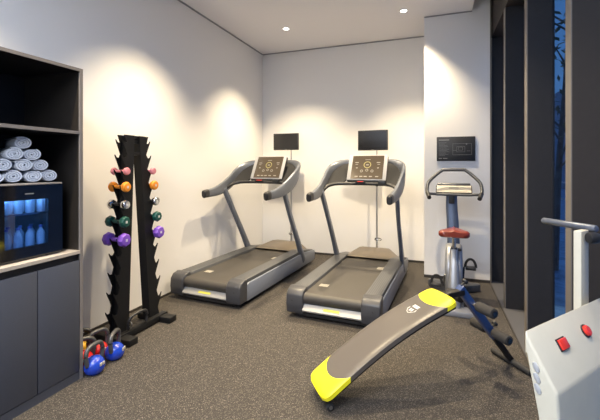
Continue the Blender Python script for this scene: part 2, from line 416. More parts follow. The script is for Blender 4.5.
# tray and rolled towels on the fridge
b = MB(); b.box(-2.69, FX+.006, 1.25, 1.722, FZ1+.001, FZ1+.012, bev=.003)
tag(b.build('tray', 'counter'), 'thin light wooden tray under the rolled towels on the fridge', 'tray')
def towel(r, L, seed):
    b = MB(); rnd = random.Random(seed); turns = 3.2; n = 90; th = r/(turns+.35)
    ins, out = [], []; ph = rnd.uniform(0, 6.28)
    for i in range(n+1):
        a = ph+2*PI*turns*i/n; rr = th*.35+(r-th*.35-.001)*(i/n)
        ins.append((math.cos(a)*max(rr-th*.42, .0005), math.sin(a)*max(rr-th*.42, .0005))); out.append((math.cos(a)*(rr+th*.40), math.sin(a)*(rr+th*.40)))
    sq = r/(r+th*.40)
    def jit(): return rnd.uniform(-.0012, .0012)
    xs = [(-L, .94), (-L+.008, 1), (-L/2, 1.0), (-.008, 1.0), (0, .93)]
    gi = [[b.bm.verts.new((x, p[0]*sq, p[1]*sq)) for x, s_ in xs] for p in ins]
    go = [[b.bm.verts.new((x+jit(), p[0]*sq*(s_+jit()*4), p[1]*sq*(s_+jit()*4))) for x, s_ in xs] for p in out]
    for i in range(n):
        for j in range(4):
            b.face([gi[i][j], gi[i][j+1], gi[i+1][j+1], gi[i+1][j]]); b.face([go[i][j], go[i+1][j], go[i+1][j+1], go[i][j+1]])
        b.face([gi[i][4], go[i][4], go[i+1][4], gi[i+1][4]]); b.face([gi[i][0], gi[i+1][0], go[i+1][0], go[i][0]])
    for k in (0, n): b.face([gi[k][0], go[k][0], go[k][4], gi[k][4]][:4])
    return b
TR = .053; spc = .1065
words = {4: 'bottom row', 3: 'second row', 2: 'third row', 1: 'top'}
pos4 = ['first from the left', 'second from the left', 'second from the right', 'rightmost']
pos = {4: pos4, 3: ['leftmost', 'middle', 'rightmost'], 2: ['left', 'right'], 1: ['']}
zc = FZ1+.0125+TR*.76*1.01
for ri, n_ in enumerate((4, 3, 2, 1)):
    for k in range(n_):
        y = 1.655-spc*(n_-1-k)-ri*spc/2; z = zc+ri*.0655
        o = towel(TR, .22, ri*7+k).build('rolled_towel', 'towel', angle=50); o.location = (FX-.012-.01*((k+ri) % 2), y, z)
        o.scale = (1, 1, .76); o.rotation_euler.z = -.32
        lab = 'white rolled towel at the very top of the pyramid' if n_ == 1 else 'white rolled towel, %s one in the %s of the pyramid' % (pos[n_][k], words[n_])
        tag(o, lab, 'towel', 'rolled towels stacked on the fridge')

# ---------------------------------------------------------------- dumbbell rack
rk = thing('dumbbell_rack', 'black A-frame dumbbell rack with toothed uprights against the left wall', 'rack', (-2.42, 2.52, 0))
RX = -2.42
def rack_leg(side, ytop, ybot, wt, wb):
    # side -1: teeth toward -Y, +1: toward +Y ; profile in (y,z), extruded in x
    Zs = [.08, 1.665]
    def yc(z): t = (z-Zs[0])/(Zs[1]-Zs[0]); return ybot+(ytop-ybot)*t
    def hw(z): t = (z-Zs[0])/(Zs[1]-Zs[0]); return (wb+(wt-wb)*t)/2
    hooks = [.22, .375, .53, .68, .80, .945, 1.085, 1.225, 1.355, 1.475, 1.60]
    b = MB()
    for xs in ((RX-.04, RX-.030), (RX+.030, RX+.04)):
        outer = [(yc(.05)+side*hw(.05), .05)]
        for hz in hooks:
            o = yc(hz)+side*hw(hz)
            outer += [(o-side*.002, hz-.095), (o+side*.018, hz-.045), (o+side*.040, hz+.004), (o+side*.046, hz+.026), (o+side*.034, hz+.010), (o+side*.018, hz+.0), (o+side*.002, hz+.004)]
        outer += [(yc(1.665)+side*(hw(1.665)+.03), 1.665)]
        inner = [(yc(1.665)-side*hw(1.665), 1.665), (yc(.05)-side*hw(.05), .05)]
        pl = [(y-2.52, z) for y, z in outer+inner]
        b.prism(pl, 0, xs[0]-RX, xs[1]-RX)
    # web between the plates
    q = [(yc(.05)+side*hw(.05)*.6, .05), (yc(1.66)+side*hw(1.66)*.6, 1.66), (yc(1.66)-side*hw(1.66), 1.66), (yc(.05)-side*hw(.05), .05)]
    b.prism([(y-2.52, z) for y, z in q], 0, -.031, .031)
    b.build('upright', 'rack_black', rk); return hooks, yc, hw
HK, ycL, hwL = rack_leg(-1, 2.425, 2.335, .075, .13)
_, ycR, hwR = rack_leg(1, 2.555, 2.70, .075, .12)
for q in ((-.02, .02, -.075, .03, 1.60, 1.63), (-.036, .036, -.06, .03, 1.50, 1.525), (-.015, .015, -.06, .03, 1.645, 1.665)):
    b = MB(); b.box(*q); b.build('crossbar', 'rack_black', rk)
b = MB(); b.box(.03, .085, -.30, .30, .012, .062, bev=.004); b.build('base_bar', 'rack_black', rk)
for y in (-.23, .235):
    b = MB(); b.box(-.17, .20, y-.045, y+.045, 0, .052, bev=.006); b.build('foot', 'rack_black', rk)
def dumbbell(matn, r, L, hr, label, group, x, y, z, handle=None, hexa=False):
    t = thing('dumbbell', label, 'dumbbell', (x, y, z), group=group)
    b = MB(); b.cyl((-L/2+.01, 0, 0), (L/2-.01, 0, 0), hr, n=14); b.build('handle', handle or matn, t)
    for s in (-1, 1):
        b = MB(); c = L/2; e = r*.95
        ns = 8 if hexa else 20
        b.sweep([(s*(c-e), 0, 0), (s*(c-e*.8), 0, 0), (s*(c-e*.45), 0, 0), (s*(c-.2*e), 0, 0), (s*(c+.1*e), 0, 0), (s*(c+.12*e), 0, 0)], [r*.55, r*.88, r, r, r*.82, r*.7], n=ns)
        h = b.build('head', matn, t)
        if matn != 'pink':
            b = MB(); xx = s*(c+.12*e)
            b.box(xx-.001, xx+.001*1, -.008, -.002, -.010, .010); b.box(xx-.001, xx+.001, .002, .009, -.010, .010)
            b.build('number', 'white_mark', h)
specs = [('pink', .031, .155, .012, 8, 'pink'), ('orange', .042, .165, .015, 7, 'orange'), ('chrome', .040, .17, .013, 6, 'chrome'), ('green', .047, .18, .015, 5, 'dark green'), ('purple', .056, .20, .017, 4, 'purple')]
for mt, r, L, hr, hi, cn in specs:
    z = HK[hi]+hr-.002
    for s, yc, hw, side in ((-1, ycL, hwL, 'left'), (1, ycR, hwR, 'right')):
        y = yc(HK[hi])+s*(hw(HK[hi])+.018)
        dumbbell(mt, r, L, hr, '%s dumbbell on the %s upright of the rack' % (cn, side), 'dumbbells on the rack', RX+.005, y, z, handle='black_plastic' if mt == 'chrome' else None, hexa=mt in ('green', 'purple'))
# looped handle on the rack base
t = thing('pull_handle', 'black looped handle with a metal ring lying on the rack base bar', 'handle', (-2.335, 2.47, .064))
pts = smooth([(-.02, -.10, .01), (-.01, -.105, .08), (0, -.07, .115), (0, .05, .115), (.0, .085, .08), (.0, .08, .012)], 5)
b = MB(); b.sweep(pts, .012, n=10); b.build('loop', 'black_plastic', t)
b = MB(); b.sweep([(.0+.022*math.cos(a*PI/8), -.105, .055+.022*math.sin(a*PI/8)) for a in range(17)], .004, n=6, caps=False); b.build('ring', 'steel', t)

# kettlebells
def kettlebell(body, x, y, rz, label, r=.067, handle='kb_handle'):
    t = thing('kettlebell', label, 'kettlebell', (x, y, 0), rz, 'kettlebells on the floor by the cabinet')
    prof = [(.001, 0), (r*.62, 0), (r*.70, .004)]
    for k in range(1, 14):
        a = -.72+k*(PI/2+.72)/13.5; prof.append((r*math.cos(a), r*.66/1+r*math.sin(a)*1.0+.0))
    z0 = prof[3][1]-.008; prof = prof[:3]+[(q, z-z0+.006) for q, z in prof[3:]]
    top = prof[-1][1]
    b = MB(); b.lathe(prof+[(.001, top)], n=28); b.build('bell', body, t)
    b = MB(); zt = top-.01
    b.sweep(smooth([(-.060, 0, zt-.035), (-.072, 0, zt+.02), (-.066, 0, zt+.062), (-.035, 0, zt+.085), (.035, 0, zt+.085), (.066, 0, zt+.062), (.072, 0, zt+.02), (.060, 0, zt-.035)], 5), .0145, n=12)
    b.build('handle', handle, t)
    b = MB(); T = Matrix.Rotation(0, 4, 'Z')
    for s in (-1, 1):
        q = []
        for k in range(4): pass
    b.box(-.020, -.004, -r-.0008, -r+.006, .060, .080, bev=.001); b.box(.004, .020, -r-.0008, -r+.006, .060, .080, bev=.001)
    b.build('weight_number', 'soft_mark', t)
RZ = .78
kettlebell('kb_blue', -2.180, 1.895, RZ+.9, 'glossy blue kettlebell in front, closest to the cabinet')
kettlebell('kb_blue', -2.205, 2.09, RZ+1.2, 'glossy blue kettlebell beside the foot of the dumbbell rack')
kettlebell('kb_red', -2.335, 2.062, RZ+.6, 'glossy red kettlebell squeezed between the two blue ones', r=.066)
kettlebell('kb_red', -2.32, 1.925, RZ+.3, 'glossy red kettlebell mostly hidden behind the front blue one', r=.066)
kettlebell('kb_yellow', -2.48, 2.04, RZ, 'yellow kettlebell with black handle at the back near the wall', r=.060, handle='kb_black')

# ---------------------------------------------------------------- treadmills
def treadmill(label, x, y, rz):
    t = thing('treadmill', label, 'treadmill', (x, y, 0), rz, 'treadmills along the back wall')
    W = .435; BI = .275
    # side rails: profile in (y,z)
    for s in (-1, 1):
        b = MB(); a, c = (s*BI, s*(W-.012)); a, c = min(a, c), max(a, c)
        b.prism([(.10, .12), (.10, .262), (1.56, .262), (1.95, .20), (1.95, .12)], 0, a, c, bev=.006)
        b.build('foot_rail', 'ribbed_rail', t)
        b = MB(); a, c = (s*(W-.014), s*W); a, c = min(a, c), max(a, c)
        b.prism([(.13, .045), (.13, .205), (.16, .225), (1.60, .225), (1.98, .19), (2.0, .16), (2.0, .07), (1.96, .045)], 0, a, c, bev=.004)
        b.build('side_skirt', 'tm_silver', t)
        b = MB(); a, c = (s*(BI-.004), s*(W+.004)); a, c = min(a, c), max(a, c)
        b.prism([(-.005, .045), (-.015, .13), (-.008, .215), (.03, .258), (.10, .268), (.135, .268), (.135, .045)], 0, a, c, bev=.014, seg=3)
        cap = b.build('end_cap', 'tm_cap', t)
        b = MB(); b.cyl((s*.375, -.016, .165), (s*.375, -.004, .165), .006, n=10); b.build('screw', 'black_plastic', cap)
    # belt over the roller
    pr = [(1.50, .232)]+[(.055-.052*math.sin(a*PI/10), .180+.052*math.cos(a*PI/10)) for a in range(0, 11)]+[(1.50, .128)]
    b = MB(); b.prism(pr, 0, -BI+.006, BI-.006); b.build('running_belt', 'tm_belt', t)
    b = MB(); b.box(-BI, BI, .06, 1.9, .05, .128); b.build('frame', 'black_plastic', t)
    b = MB(); b.prism([(-.012, .085), (.030, .132), (.045, .132), (.02, .07), (-.005, .07)], 0, -BI, BI); pl = b.build('rear_plate', 'plate_grey', t)
    T = Matrix.Translation((0, .0085, .1085)) @ Matrix.Rotation(math.atan2(.047, .042), 4, 'X')
    b = MB(); b.box(-.075, .075, -.011, .011, .0005, .0035, T=T); b.build('sticker', 'yellow_mark', pl)
    b = MB(); b.box(-.35, .35, .02, 1.9, .025, .05); b.build('underside', 'black_plastic', t)
    for yy in (.20, 1.80):
        for s in (-1, 1):
            b = MB(); b.cyl((s*.36, yy, 0), (s*.36, yy, .05), .022, n=14); b.build('foot', 'rubber', t)
    # belt marking
    b = MB()
    for k in range(7): b.box(-.215+k*.013, -.206+k*.013, .27, .345, .2325, .2332)
    b.build('belt_marking', 'soft_mark', t)
    b = MB()
    for k in range(5): b.box(.19+k*.014, .20+k*.014, 1.09, 1.19, .2325, .2332)
    b.build('belt_marking', 'soft_mark', t)
    # motor hood
    b = MB()
    hs_ = [[(-.29, 1.48, .24), (-.27, 1.48, .258), (.27, 1.48, .258), (.29, 1.48, .24)], [(-.33, 1.60, .235), (-.24, 1.62, .272), (.24, 1.62, .272), (.33, 1.60, .235)], [(-.33, 1.85, .20), (-.20, 1.88, .298), (.20, 1.88, .298), (.33, 1.85, .20)], [(-.30, 2.02, .18), (-.18, 2.0, .285), (.18, 2.0, .285), (.30, 2.02, .18)], [(-.29, 2.05, .13), (-.18, 2.05, .14), (.18, 2.05, .14), (.29, 2.05, .13)]]
    b.grid([[V(q) for q in row] for row in hs_]); b.box(-.29, .29, 1.50, 2.0, .13, .18)
    b.build('motor_hood', 'tm_hood', t)
    # uprights
    for s in (-1, 1):
        b = MB(); p = smooth([(s*.415, 1.60, .12), (s*.418, 1.40, .45), (s*.422, 1.18, .78), (s*.435, .97, 1.115)], 5)
        b.sweep(p, lerpn([.030, .024, .022, .024], len(p)), lerpn([.058, .044, .040, .042], len(p)), up=(0, 1, .4), n=16, p=3)
        b.build('upright', 'tm_post', t)
    # swept hoop arm: from grip tip, up and around behind the console
    half = [(.425, .56, 1.075), (.432, .72, 1.085), (.442, .90, 1.115), (.455, 1.10, 1.185), (.458, 1.28, 1.29), (.425, 1.42, 1.39), (.34, 1.50, 1.45), (.2, 1.54, 1.47), (0, 1.545, 1.475)]
    P = [V((-x_, y_, z_)) for x_, y_, z_ in half]+[V(h) for h in half[::-1][1:]]
    sm = smooth(P, 4); n = len(sm)
    ws = lerpn([.028, .030, .030, .028, .028, .026, .022, .02, .02, .02, .022, .026, .028, .028, .030, .030, .028], n)
    hs = lerpn([.045, .054, .070, .085, .080, .064, .044, .026, .02, .026, .044, .064, .080, .085, .070, .054, .045], n)
    b = MB(); b.sweep(sm, ws, hs, up=(0, .45, 1), n=16, p=2.6); b.build('arm_hoop', 'tm_arm', t)
    for s in (-1, 1):
        b = MB(); p = [(s*.425, .525, 1.071), (s*.425, .535, 1.072), (s*.426, .58, 1.077), (s*.427, .61, 1.079)]
        b.sweep(p, [.020, .030, .033, .033], [.036, .047, .050, .051], up=(0, .45, 1), n=16, p=2.6); b.build('grip_cap', 'black_plastic', t)
        # dark inner wing between hoop and console
        b = MB()
        outer = smooth([V((h[0]*s, h[1], h[2])) for h in half[2:8]], 4)
        inn = smooth([V((s*.42, .94, 1.09)), V((s*.39, 1.08, 1.16)), V((s*.31, 1.20, 1.19)), V((s*.22, 1.27, 1.24)), V((s*.19, 1.34, 1.34)), V((s*.15, 1.42, 1.43))], 4)
        g0 = [[o_.lerp(i_, k/4)+V((0, .012*math.sin(k/4*PI), 0)) for k in range(5)] for o_, i_ in zip(outer, inn)]
        g1 = [[q+V((0, .014, -.008)) for q in r_] for r_ in g0]
        a_ = b.grid(g0); c_ = b.grid(g1)
        for i in range(len(a_)-1):
            b.face([a_[i][0], a_[i+1][0], c_[i+1][0], c_[i][0]]); b.face([a_[i][-1], a_[i+1][-1], c_[i+1][-1], c_[i][-1]])
        b.build('inner_wing', 'grey_plastic', t)
    # crossbar with grip and stop button
    b = MB(); p = smooth([(-.435, 1.02, 1.13), (-.38, 1.10, 1.18), (-.24, 1.16, 1.20), (.24, 1.16, 1.20), (.38, 1.10, 1.18), (.435, 1.02, 1.13)], 5)
    b.sweep(p, .026, .020, n=14); cb = b.build('crossbar', 'black_plastic', t)
    b = MB(); b.box(-.07, .05, 1.125, 1.17, 1.211, 1.225, bev=.005); st = b.build('stop_key', 'grey_plastic', cb)
    b = MB(); b.box(-.045, .025, 1.118, 1.162, 1.223, 1.232, bev=.004); b.build('red_stop', 'red_button', cb)
    b = MB(); b.box(.20, .29, 1.10, 1.17, 1.19, 1.245, bev=.01); b.build('control_joystick', 'black_plastic', cb)
    # console
    tilt = math.radians(62)
    T = Matrix.Translation((.03, 1.24, 1.23)) @ Matrix.Scale(1.06, 4) @ Matrix.Rotation(tilt, 4, 'X')
    b = MB(); b.box(-.225, .225, 0, .335, -.05, -.004, bev=.012, T=T); con = b.build('console', 'black_plastic', t)
    b = MB(); b.box(-.225, .225, .012, .335, -.006, .006, bev=.004, T=T); b.build('console_bezel', 'console_white', con)
    b = MB(); b.box(-.180, .185, .026, .325, .004, .009, T=T); b.build('display_face', 'console_face', con)
    b = MB(); n = 26
    def ring(cx, cy, r0, r1):
        a_ = [[b.bm.verts.new(T @ V((cx+r*math.cos(2*PI*k/n), cy+r*math.sin(2*PI*k/n), .0105))) for k in range(n)] for r in (r0, r1)]
        for k in range(n): b.face([a_[0][k], a_[0][(k+1) % n], a_[1][(k+1) % n], a_[1][k]])
    ring(0, .205, .034, .044)
    b.build('dial_ring', 'dial', con)
    b = MB()
    for cx, cy in ((-.06, .125), (0, .135), (.06, .125)): ring(cx, cy, .010, .017)
    for cx, cy, w_, h_ in ((-.125, .235, .04, .010), (-.125, .21, .03, .006), (.125, .235, .04, .010), (.13, .21, .03, .006), (0, .272, .06, .006), (-.12, .165, .02, .012), (.125, .165, .02, .012), (-.115, .055, .035, .012), (-.06, .055, .035, .012), (-.01, .055, .035, .012), (.05, .055, .035, .012), (.12, .055, .035, .012), (0, .205, .03, .014)):
        b.box(cx-w_/2, cx+w_/2, cy-h_/2, cy+h_/2, .009, .0108, T=T)
    b.build('console_markings', 'console_mark', con)
    b = MB(); b.sweep([(0, 1.53, 1.46), (0, 1.47, 1.40), (-.01, 1.37, 1.30)], .04, .02, up=(1, 0, 0), n=10); b.build('console_bracket', 'grey_plastic', t)
    return t
TL = treadmill('silver and black treadmill on the left, nearest the left wall', -2.225, 3.235, -.065)
TRm = treadmill('silver and black treadmill in the middle, beside the sit-up bench', -.872, 3.205, -.050)

# small screens on poles, fixed behind the treadmills
def tv(label, x, y, zc, wv, hv, yaw, px):
    t = thing('screen_stand', label, 'screen', (x, y, 0), yaw, 'screens on poles at the back wall')
    b = MB(); b.lathe([(.001, 0), (.15, 0), (.155, .006), (.15, .014), (.03, .022), (.001, .022)], n=28); b.build('base', 'steel', t)
    b = MB(); b.cyl((0, 0, .02), (0, 0, 1.15), .013, n=14); b.cyl((0, 0, 1.15), (0, 0, zc), .009, n=12); b.build('pole', 'steel', t)
    b = MB(); b.rcyl((0, 0, 1.12), (0, 0, 1.19), .018, n=14); b.build('collar', 'black_plastic', t)
    b = MB(); b.sweep([(.02+.05*math.cos(a*PI/8), -.02, .36+.018*math.sin(a*PI/8)) for a in range(17)], .006, n=6, caps=False); b.box(-.02, .02, -.02, .015, .34, .38, bev=.004); b.build('bracket', 'chrome', t)
    b = MB(); b.box(px-wv/2, px+wv/2, -.055, -.02, zc-hv/2, zc+hv/2, bev=.006); s = b.build('monitor', 'black_plastic', t)
    b = MB(); b.box(px-wv/2+.014, px+wv/2-.014, -.0565, -.054, zc-hv/2+.022, zc+hv/2-.014); b.build('display', 'screen', s)
    b = MB(); b.box(px-.016, px+.016, -.0563, -.0545, zc-hv/2+.007, zc-hv/2+.012); b.build('logo', 'dim_mark', s)
    b = MB(); b.box(px-.06, px+.06, -.02, .012, zc-.06, zc+.06, bev=.004); b.build('mount', 'black_plastic', t)
tv('black flat screen on a thin pole behind the middle treadmill', -.79, 5.42, 1.785, .435, .29, -.10, -.05)
tv('black flat screen on a thin pole behind the left treadmill', -2.12, 5.42, 1.795, .42, .26, .0, -.07)

# ---------------------------------------------------------------- poster on the column
t = thing('notice_board', 'dark rectangular notice with fine pale print on the white column', 'sign', (.24, YC, 1.625))
b = MB(); b.box(-.220, .220, -.014, -.001, -.150, .150, bev=.002); pb = b.build('panel', 'poster', t)
b = MB()
b.box(-.195, -.075, -.0152, -.0138, .105, .118)
for k in range(11):
    L = [.09, .07, .10, .11, .09, .12, .10, .12, .08, .11, .07][k]; b.box(-.195, -.195+L, -.0152, -.0138, .075-k*.016, .0785-k*.016)
for x0, L in ((-.195, .035), (-.145, .05)): b.box(x0, x0+L, -.0152, -.0138, -.122, -.112)
b.build('print', 'dim_mark', pb)
b = MB()
def fr_(x0, x1, z0, z1, w_=.003):
    b.box(x0, x1, -.0152, -.0138, z1-w_, z1); b.box(x0, x1, -.0152, -.0138, z0, z0+w_); b.box(x0, x0+w_, -.0152, -.0138, z0, z1); b.box(x1-w_, x1, -.0152, -.0138, z0, z1)
fr_(-.035, .180, -.075, .065); fr_(.01, .105, -.04, .03); fr_(.03, .08, -.02, .02)
b.box(.115, .13, -.0152, -.0138, .05, .062); b.box(.125, .165, -.0152, -.0138, -.03, -.026); b.box(-.035, .01, -.0152, -.0138, -.022, -.019)
b.build('plan_drawing', 'dim_mark', pb)

# ---------------------------------------------------------------- upright bike
bk = thing('exercise_bike', 'upright exercise bike with a red saddle in front of the column', 'exercise bike', (.185, 4.20, 0), -.04)
b = MB(); b.prism([(-.255, -.46), (.265, -.46), (.275, -.40), (.13, -.30), (-.13, -.30), (-.265, -.40)], 2, .0, .055, bev=.012); b.build('rear_foot', 'bike_base', bk)
b = MB(); b.prism([(-.27, .46), (.27, .46), (.28, .40), (.15, .30), (-.15, .30), (-.28, .40)], 2, .0, .085, bev=.015); b.build('front_foot', 'tm_dark', bk)
b = MB(); b.box(-.09, .09, -.33, .33, .015, .07, bev=.015); b.build('base_beam', 'tm_dark', bk)
# shroud: tall rounded shell
b = MB()
oc = []
for k in range(28):
    a = 2*PI*k/28; oc.append((-.01+.27*math.cos(a)*(1 if math.cos(a) > 0 else .95), .33+.27*math.sin(a)))
b.prism(oc, 0, -.080, .080, bev=.03, seg=3); b.build('drive_cover', 'bike_silver', bk)
b = MB(); p = smooth([(0, -.33, .05), (0, -.30, .25), (0, -.24, .45), (0, -.17, .58)], 5); b.sweep(p, lerpn([.06, .05, .042, .038], len(p)), lerpn([.05, .05, .045, .04], len(p)), up=(0, 1, 0), n=16, p=3); b.build('seat_tube', 'bike_silver', bk)
b = MB(); b.cyl((0, -.185, .54), (0, -.225, .72), .017, n=14); b.build('seat_post', 'chrome', bk)
b = MB(); b.box(-.030, .030, -.215, -.15, .545, .60, bev=.01); b.cyl((.03, -.18, .575), (.07, -.18, .575), .014); b.build('seat_clamp', 'black_plastic', bk)
# saddle
b = MB(); pts = []
nx = 17; ny = 13
def sad(u, v, top):
    y = -.36+.29*v; half = (.150*(1-v)**.55 if v > .0 else .150)*1.0; half = .140-.115*max(0, (v-.30)/.70)**.8 if v > .3 else .140
    if v < .10: half = .140-.03*(1-v/.10)**2
    x = half*u; e = (1-abs(u)**10*.8)**.5*(1-abs(2*v-1)**8*.35)
    return V((x, y, .752+((.032+.014*math.exp(-(u*5)**2))*e if top else -.038*e)))
gt = [[sad(2*i/(nx-1)-1, j/(ny-1), 1) for j in range(ny)] for i in range(nx)]
gb = [[sad(2*i/(nx-1)-1, j/(ny-1), 0) for j in range(ny)] for i in range(nx)]
A_ = b.grid(gt); B_ = b.grid(gb)
for i in range(nx-1):
    b.face([A_[i][0], A_[i+1][0], B_[i+1][0], B_[i][0]]); b.face([A_[i][-1], A_[i+1][-1], B_[i+1][-1], B_[i][-1]])
for j in range(ny-1):
    b.face([A_[0][j], A_[0][j+1], B_[0][j+1], B_[0][j]]); b.face([A_[-1][j], A_[-1][j+1], B_[-1][j+1], B_[-1][j]])
b.build('saddle', 'saddle_red', bk, angle=60, label='glossy red saddle')
# mast
b = MB(); p = smooth([(0, .16, .50), (-.01, .19, .75), (-.022, .22, .98), (-.022, .22, 1.13)], 5); b.sweep(p, lerpn([.064, .062, .060, .056], len(p)), .045, up=(0, 1, 0), n=16, p=3.5); b.build('mast', 'bike_frame', bk)
b = MB(); b.box(-.052, .008, .165, .19, 1.0, 1.10, bev=.008); b.build('cup_holder', 'black_plastic', bk)
b = MB(); p = smooth([(-.245, .02, 1.08), (-.268, .09, 1.12), (-.272, .13, 1.17), (-.255, .165, 1.235), (-.19, .21, 1.305), (-.125, .238, 1.358), (-.09, .24, 1.368), (.09, .24, 1.368), (.125, .238, 1.358), (.19, .21, 1.305), (.255, .165, 1.235), (.272, .13, 1.17), (.268, .09, 1.12), (.245, .02, 1.08)], 5)
b.sweep(p, .018, n=12); b.build('handlebar', 'bar_dark', bk)
b = MB(); b.sweep(smooth([(-.262, .07, 1.11), (-.20, .13, 1.105), (-.15, .14, 1.10), (0, .145, 1.10), (.15, .14, 1.10), (.20, .13, 1.105), (.262, .07, 1.11)], 4), .015, n=12); b.build('cross_handle', 'tm_dark', bk)
for s in (-1, 1):
    b = MB(); b.sweep([(s*.2435, .002, 1.072), (s*.250, .03, 1.085), (s*.268, .09, 1.12)], .022, n=12); b.build('grip', 'black_plastic', bk)
T = Matrix.Translation((0, .15, 1.115)) @ Matrix.Rotation(math.radians(34), 4, 'X')
b = MB(); b.box(-.185, .185, 0, .155, -.03, 0, bev=.010, T=T); con = b.build('console', 'grey_plastic', bk)
b = MB(); b.box(-.175, .175, .015, .14, -.002, .003, T=T); b.build('display', 'soft_mark', con)
b = MB()
b.box(-.14, .134, .03, .040, .003, .005, T=T)
b.box(-.05, .05, .07, .11, .003, .005, T=T); b.build('console_markings', 'console_mark', con)
b = MB(); b.rcyl(T @ V((-.17, .155, .0)), T @ V((.17, .155, .0)), .018, n=16); b.build('console_ridge', 'bar_dark', con)
# crank and pedals
b = MB(); b.cyl((-.085, 0, .25), (.085, 0, .25), .03, n=20); b.build('crank_axle', 'steel', bk)
for s, yy, zz in ((1, .10, .385), (-1, -.10, .215)):
    zz = .25+(.075 if s > 0 else -.06); yy = s*.13
    b = MB(); b.sweep([(s*.09, 0, .25), (s*.10, yy, zz)], [.018, .014], [.010, .010], up=(1, 0, 0), n=10); ck = b.build('crank', 'black_plastic', bk)
    b = MB(); b.box(s*.115 if s > 0 else s*.215, s*.215 if s > 0 else s*.115, yy-.045, yy+.045, zz-.014, zz+.014, bev=.006); pd = b.build('pedal', 'black_plastic', bk)
    cx = s*.165; b = MB(); b.sweep([(cx+.052*math.cos(a*PI/12)*1.0, yy+.01, zz+.005+.088*math.sin(a*PI/12)) for a in range(13)], .013, .004, up=(0, 1, 0), n=8, p=4); b.build('strap', 'black_plastic', pd)

# ---------------------------------------------------------------- sit-up bench
D = V((.725, .54, 0)).normalized(); N = V((-D.y, D.x, 0)); L0 = V((-.668, 2.115, .072)); U0 = V((.06, 2.66, .545))
bench = thing('sit_up_bench', 'curved sit-up bench with a grey pad and yellow ends on the floor', 'bench', (L0.x, L0.y, 0))
Ob = V((L0.x, L0.y, 0))
def bp(s, n, z): return D*s+N*n+V((0, 0, z))
LEN = (U0-L0).to_2d().length
def padz(t): return L0.z+(U0.z-L0.z)*t+.050*math.sin(PI*min(max(t, 0), 1))
def pad_part(name, t0f, t1f, mt, lo=None, hi=None):
    pass
def pad_pt(t, u, top, hw=.140):
    # u -1..1 across, rounded corners at both ends
    s = LEN*t; rc = .05; ds = min(s, LEN-s); h = hw
    if ds < rc: h = hw-rc+math.sqrt(max(0, rc*rc-(rc-max(ds, 0))**2))
    dz = (padz(t+.01)-padz(t-.01))/(.02*LEN); nl = V((-dz, 1)).normalized()
    e = (1-abs(u)**8)
    endf = 1-max(0, 1-ds/.02)**2
    off = (.022*(.45+.55*e)*(.5+.5*endf) if top else -.016)
    return bp(s+nl.x*off, h*u, padz(t)+nl.y*off)
NT, NU = 64, 24
b = MB()
def usp(i): 
    a = 2*i/NU-1; return math.copysign(1-(1-abs(a))**1.5, a)
gt = [[pad_pt(i/NT, usp(j), 1) for j in range(NU+1)] for i in range(NT+1)]
gb = [[pad_pt(i/NT, usp(j), 0) for j in range(NU+1)] for i in range(NT+1)]
A_ = b.grid(gt); B_ = b.grid(gb)
for i in range(NT):
    for j in (0, NU): b.face([A_[i][j], A_[i+1][j], B_[i+1][j], B_[i][j]])
for i in (0, NT):
    for j in range(NU): b.face([A_[i][j], A_[i][j+1], B_[i][j+1], B_[i][j]])
pad = b.build('pad', ['pad_grey', 'pad_yellow'], bench, angle=50)
# yellow ends: curved seam; grid is fine enough, colour by position through an attribute-free material
def pad_material():
    m = M['pad_grey'].copy(); m.name = 'pad_cover'; n = m.node_tree; bs = n.nodes['Principled BSDF']
    t = n.nodes.new('ShaderNodeTexCoord'); s = n.nodes.new('ShaderNodeSeparateXYZ')
    def math_(op, a, b_=None):
        k = n.nodes.new('ShaderNodeMath'); k.operation = op
        for i, q in enumerate((a, b_)):
            if q is None: continue
            if isinstance(q, (int, float)): k.inputs[i].default_value = q
            else: n.links.new(q, k.inputs[i])
        return k.outputs[0]
    n.links.new(t.outputs['Object'], s.inputs[0]); X, Y = s.outputs[0], s.outputs[1]
    al = math_('ADD', math_('MULTIPLY', X, D.x), math_('MULTIPLY', Y, D.y)); ac = math_('ADD', math_('MULTIPLY', X, N.x), math_('MULTIPLY', Y, N.y))
    q = math_('DIVIDE', ac, .142); q2 = math_('MULTIPLY', q, q)
    bow = math_('SQRT', math_('MAXIMUM', math_('SUBTRACT', 1.02, q2), 0))
    lo = math_('SUBTRACT', .185, math_('MULTIPLY', bow, .105))   # grey bulges down into the low yellow end
    hi = math_('SUBTRACT', LEN-.07, math_('MULTIPLY', bow, .085))  # yellow bulges down the pad at the top end
    y = math_('MAXIMUM', math_('LESS_THAN', al, lo), math_('GREATER_THAN', al, hi))
    mx = n.nodes.new('ShaderNodeMixRGB'); mx.inputs[1].default_value = (.100, .088, .080, 1); mx.inputs[2].default_value = (.88, .80, .02, 1)
    n.links.new(y, mx.inputs[0]); n.links.new(mx.outputs[0], bs.inputs['Base Color'])
    return m
pad.data.materials.clear(); pad.data.materials.append(pad_material())
# logo on the pad: crest outline and two word bars
b = MB()
def onpad(t, u, k=.0015): 
    p = pad_pt(t, u, 1); return p+V((0, 0, k))
def quad(t0, t1, u0, u1):
    b.face([b.bm.verts.new(onpad(t0, u0)), b.bm.verts.new(onpad(t1, u0)), b.bm.verts.new(onpad(t1, u1)), b.bm.verts.new(onpad(t0, u1))])
tm = .755
for k in range(2): quad(tm-.0+k*.014, tm+.010+k*.014, -.20, .20)
cr_ = [(-.010, -.26), (-.030, -.28), (-.052, -.14), (-.062, 0.0), (-.052, .14), (-.030, .28), (-.010, .26)]
for i in range(len(cr_)-1):
    (a0, u0), (a1, u1) = cr_[i], cr_[i+1]; f = .86
    b.face([b.bm.verts.new(onpad(tm+a0, u0)), b.bm.verts.new(onpad(tm+a1, u1)), b.bm.verts.new(onpad(tm+a1*f-.005, u1*f)), b.bm.verts.new(onpad(tm+a0*f-.005, u0*f))])
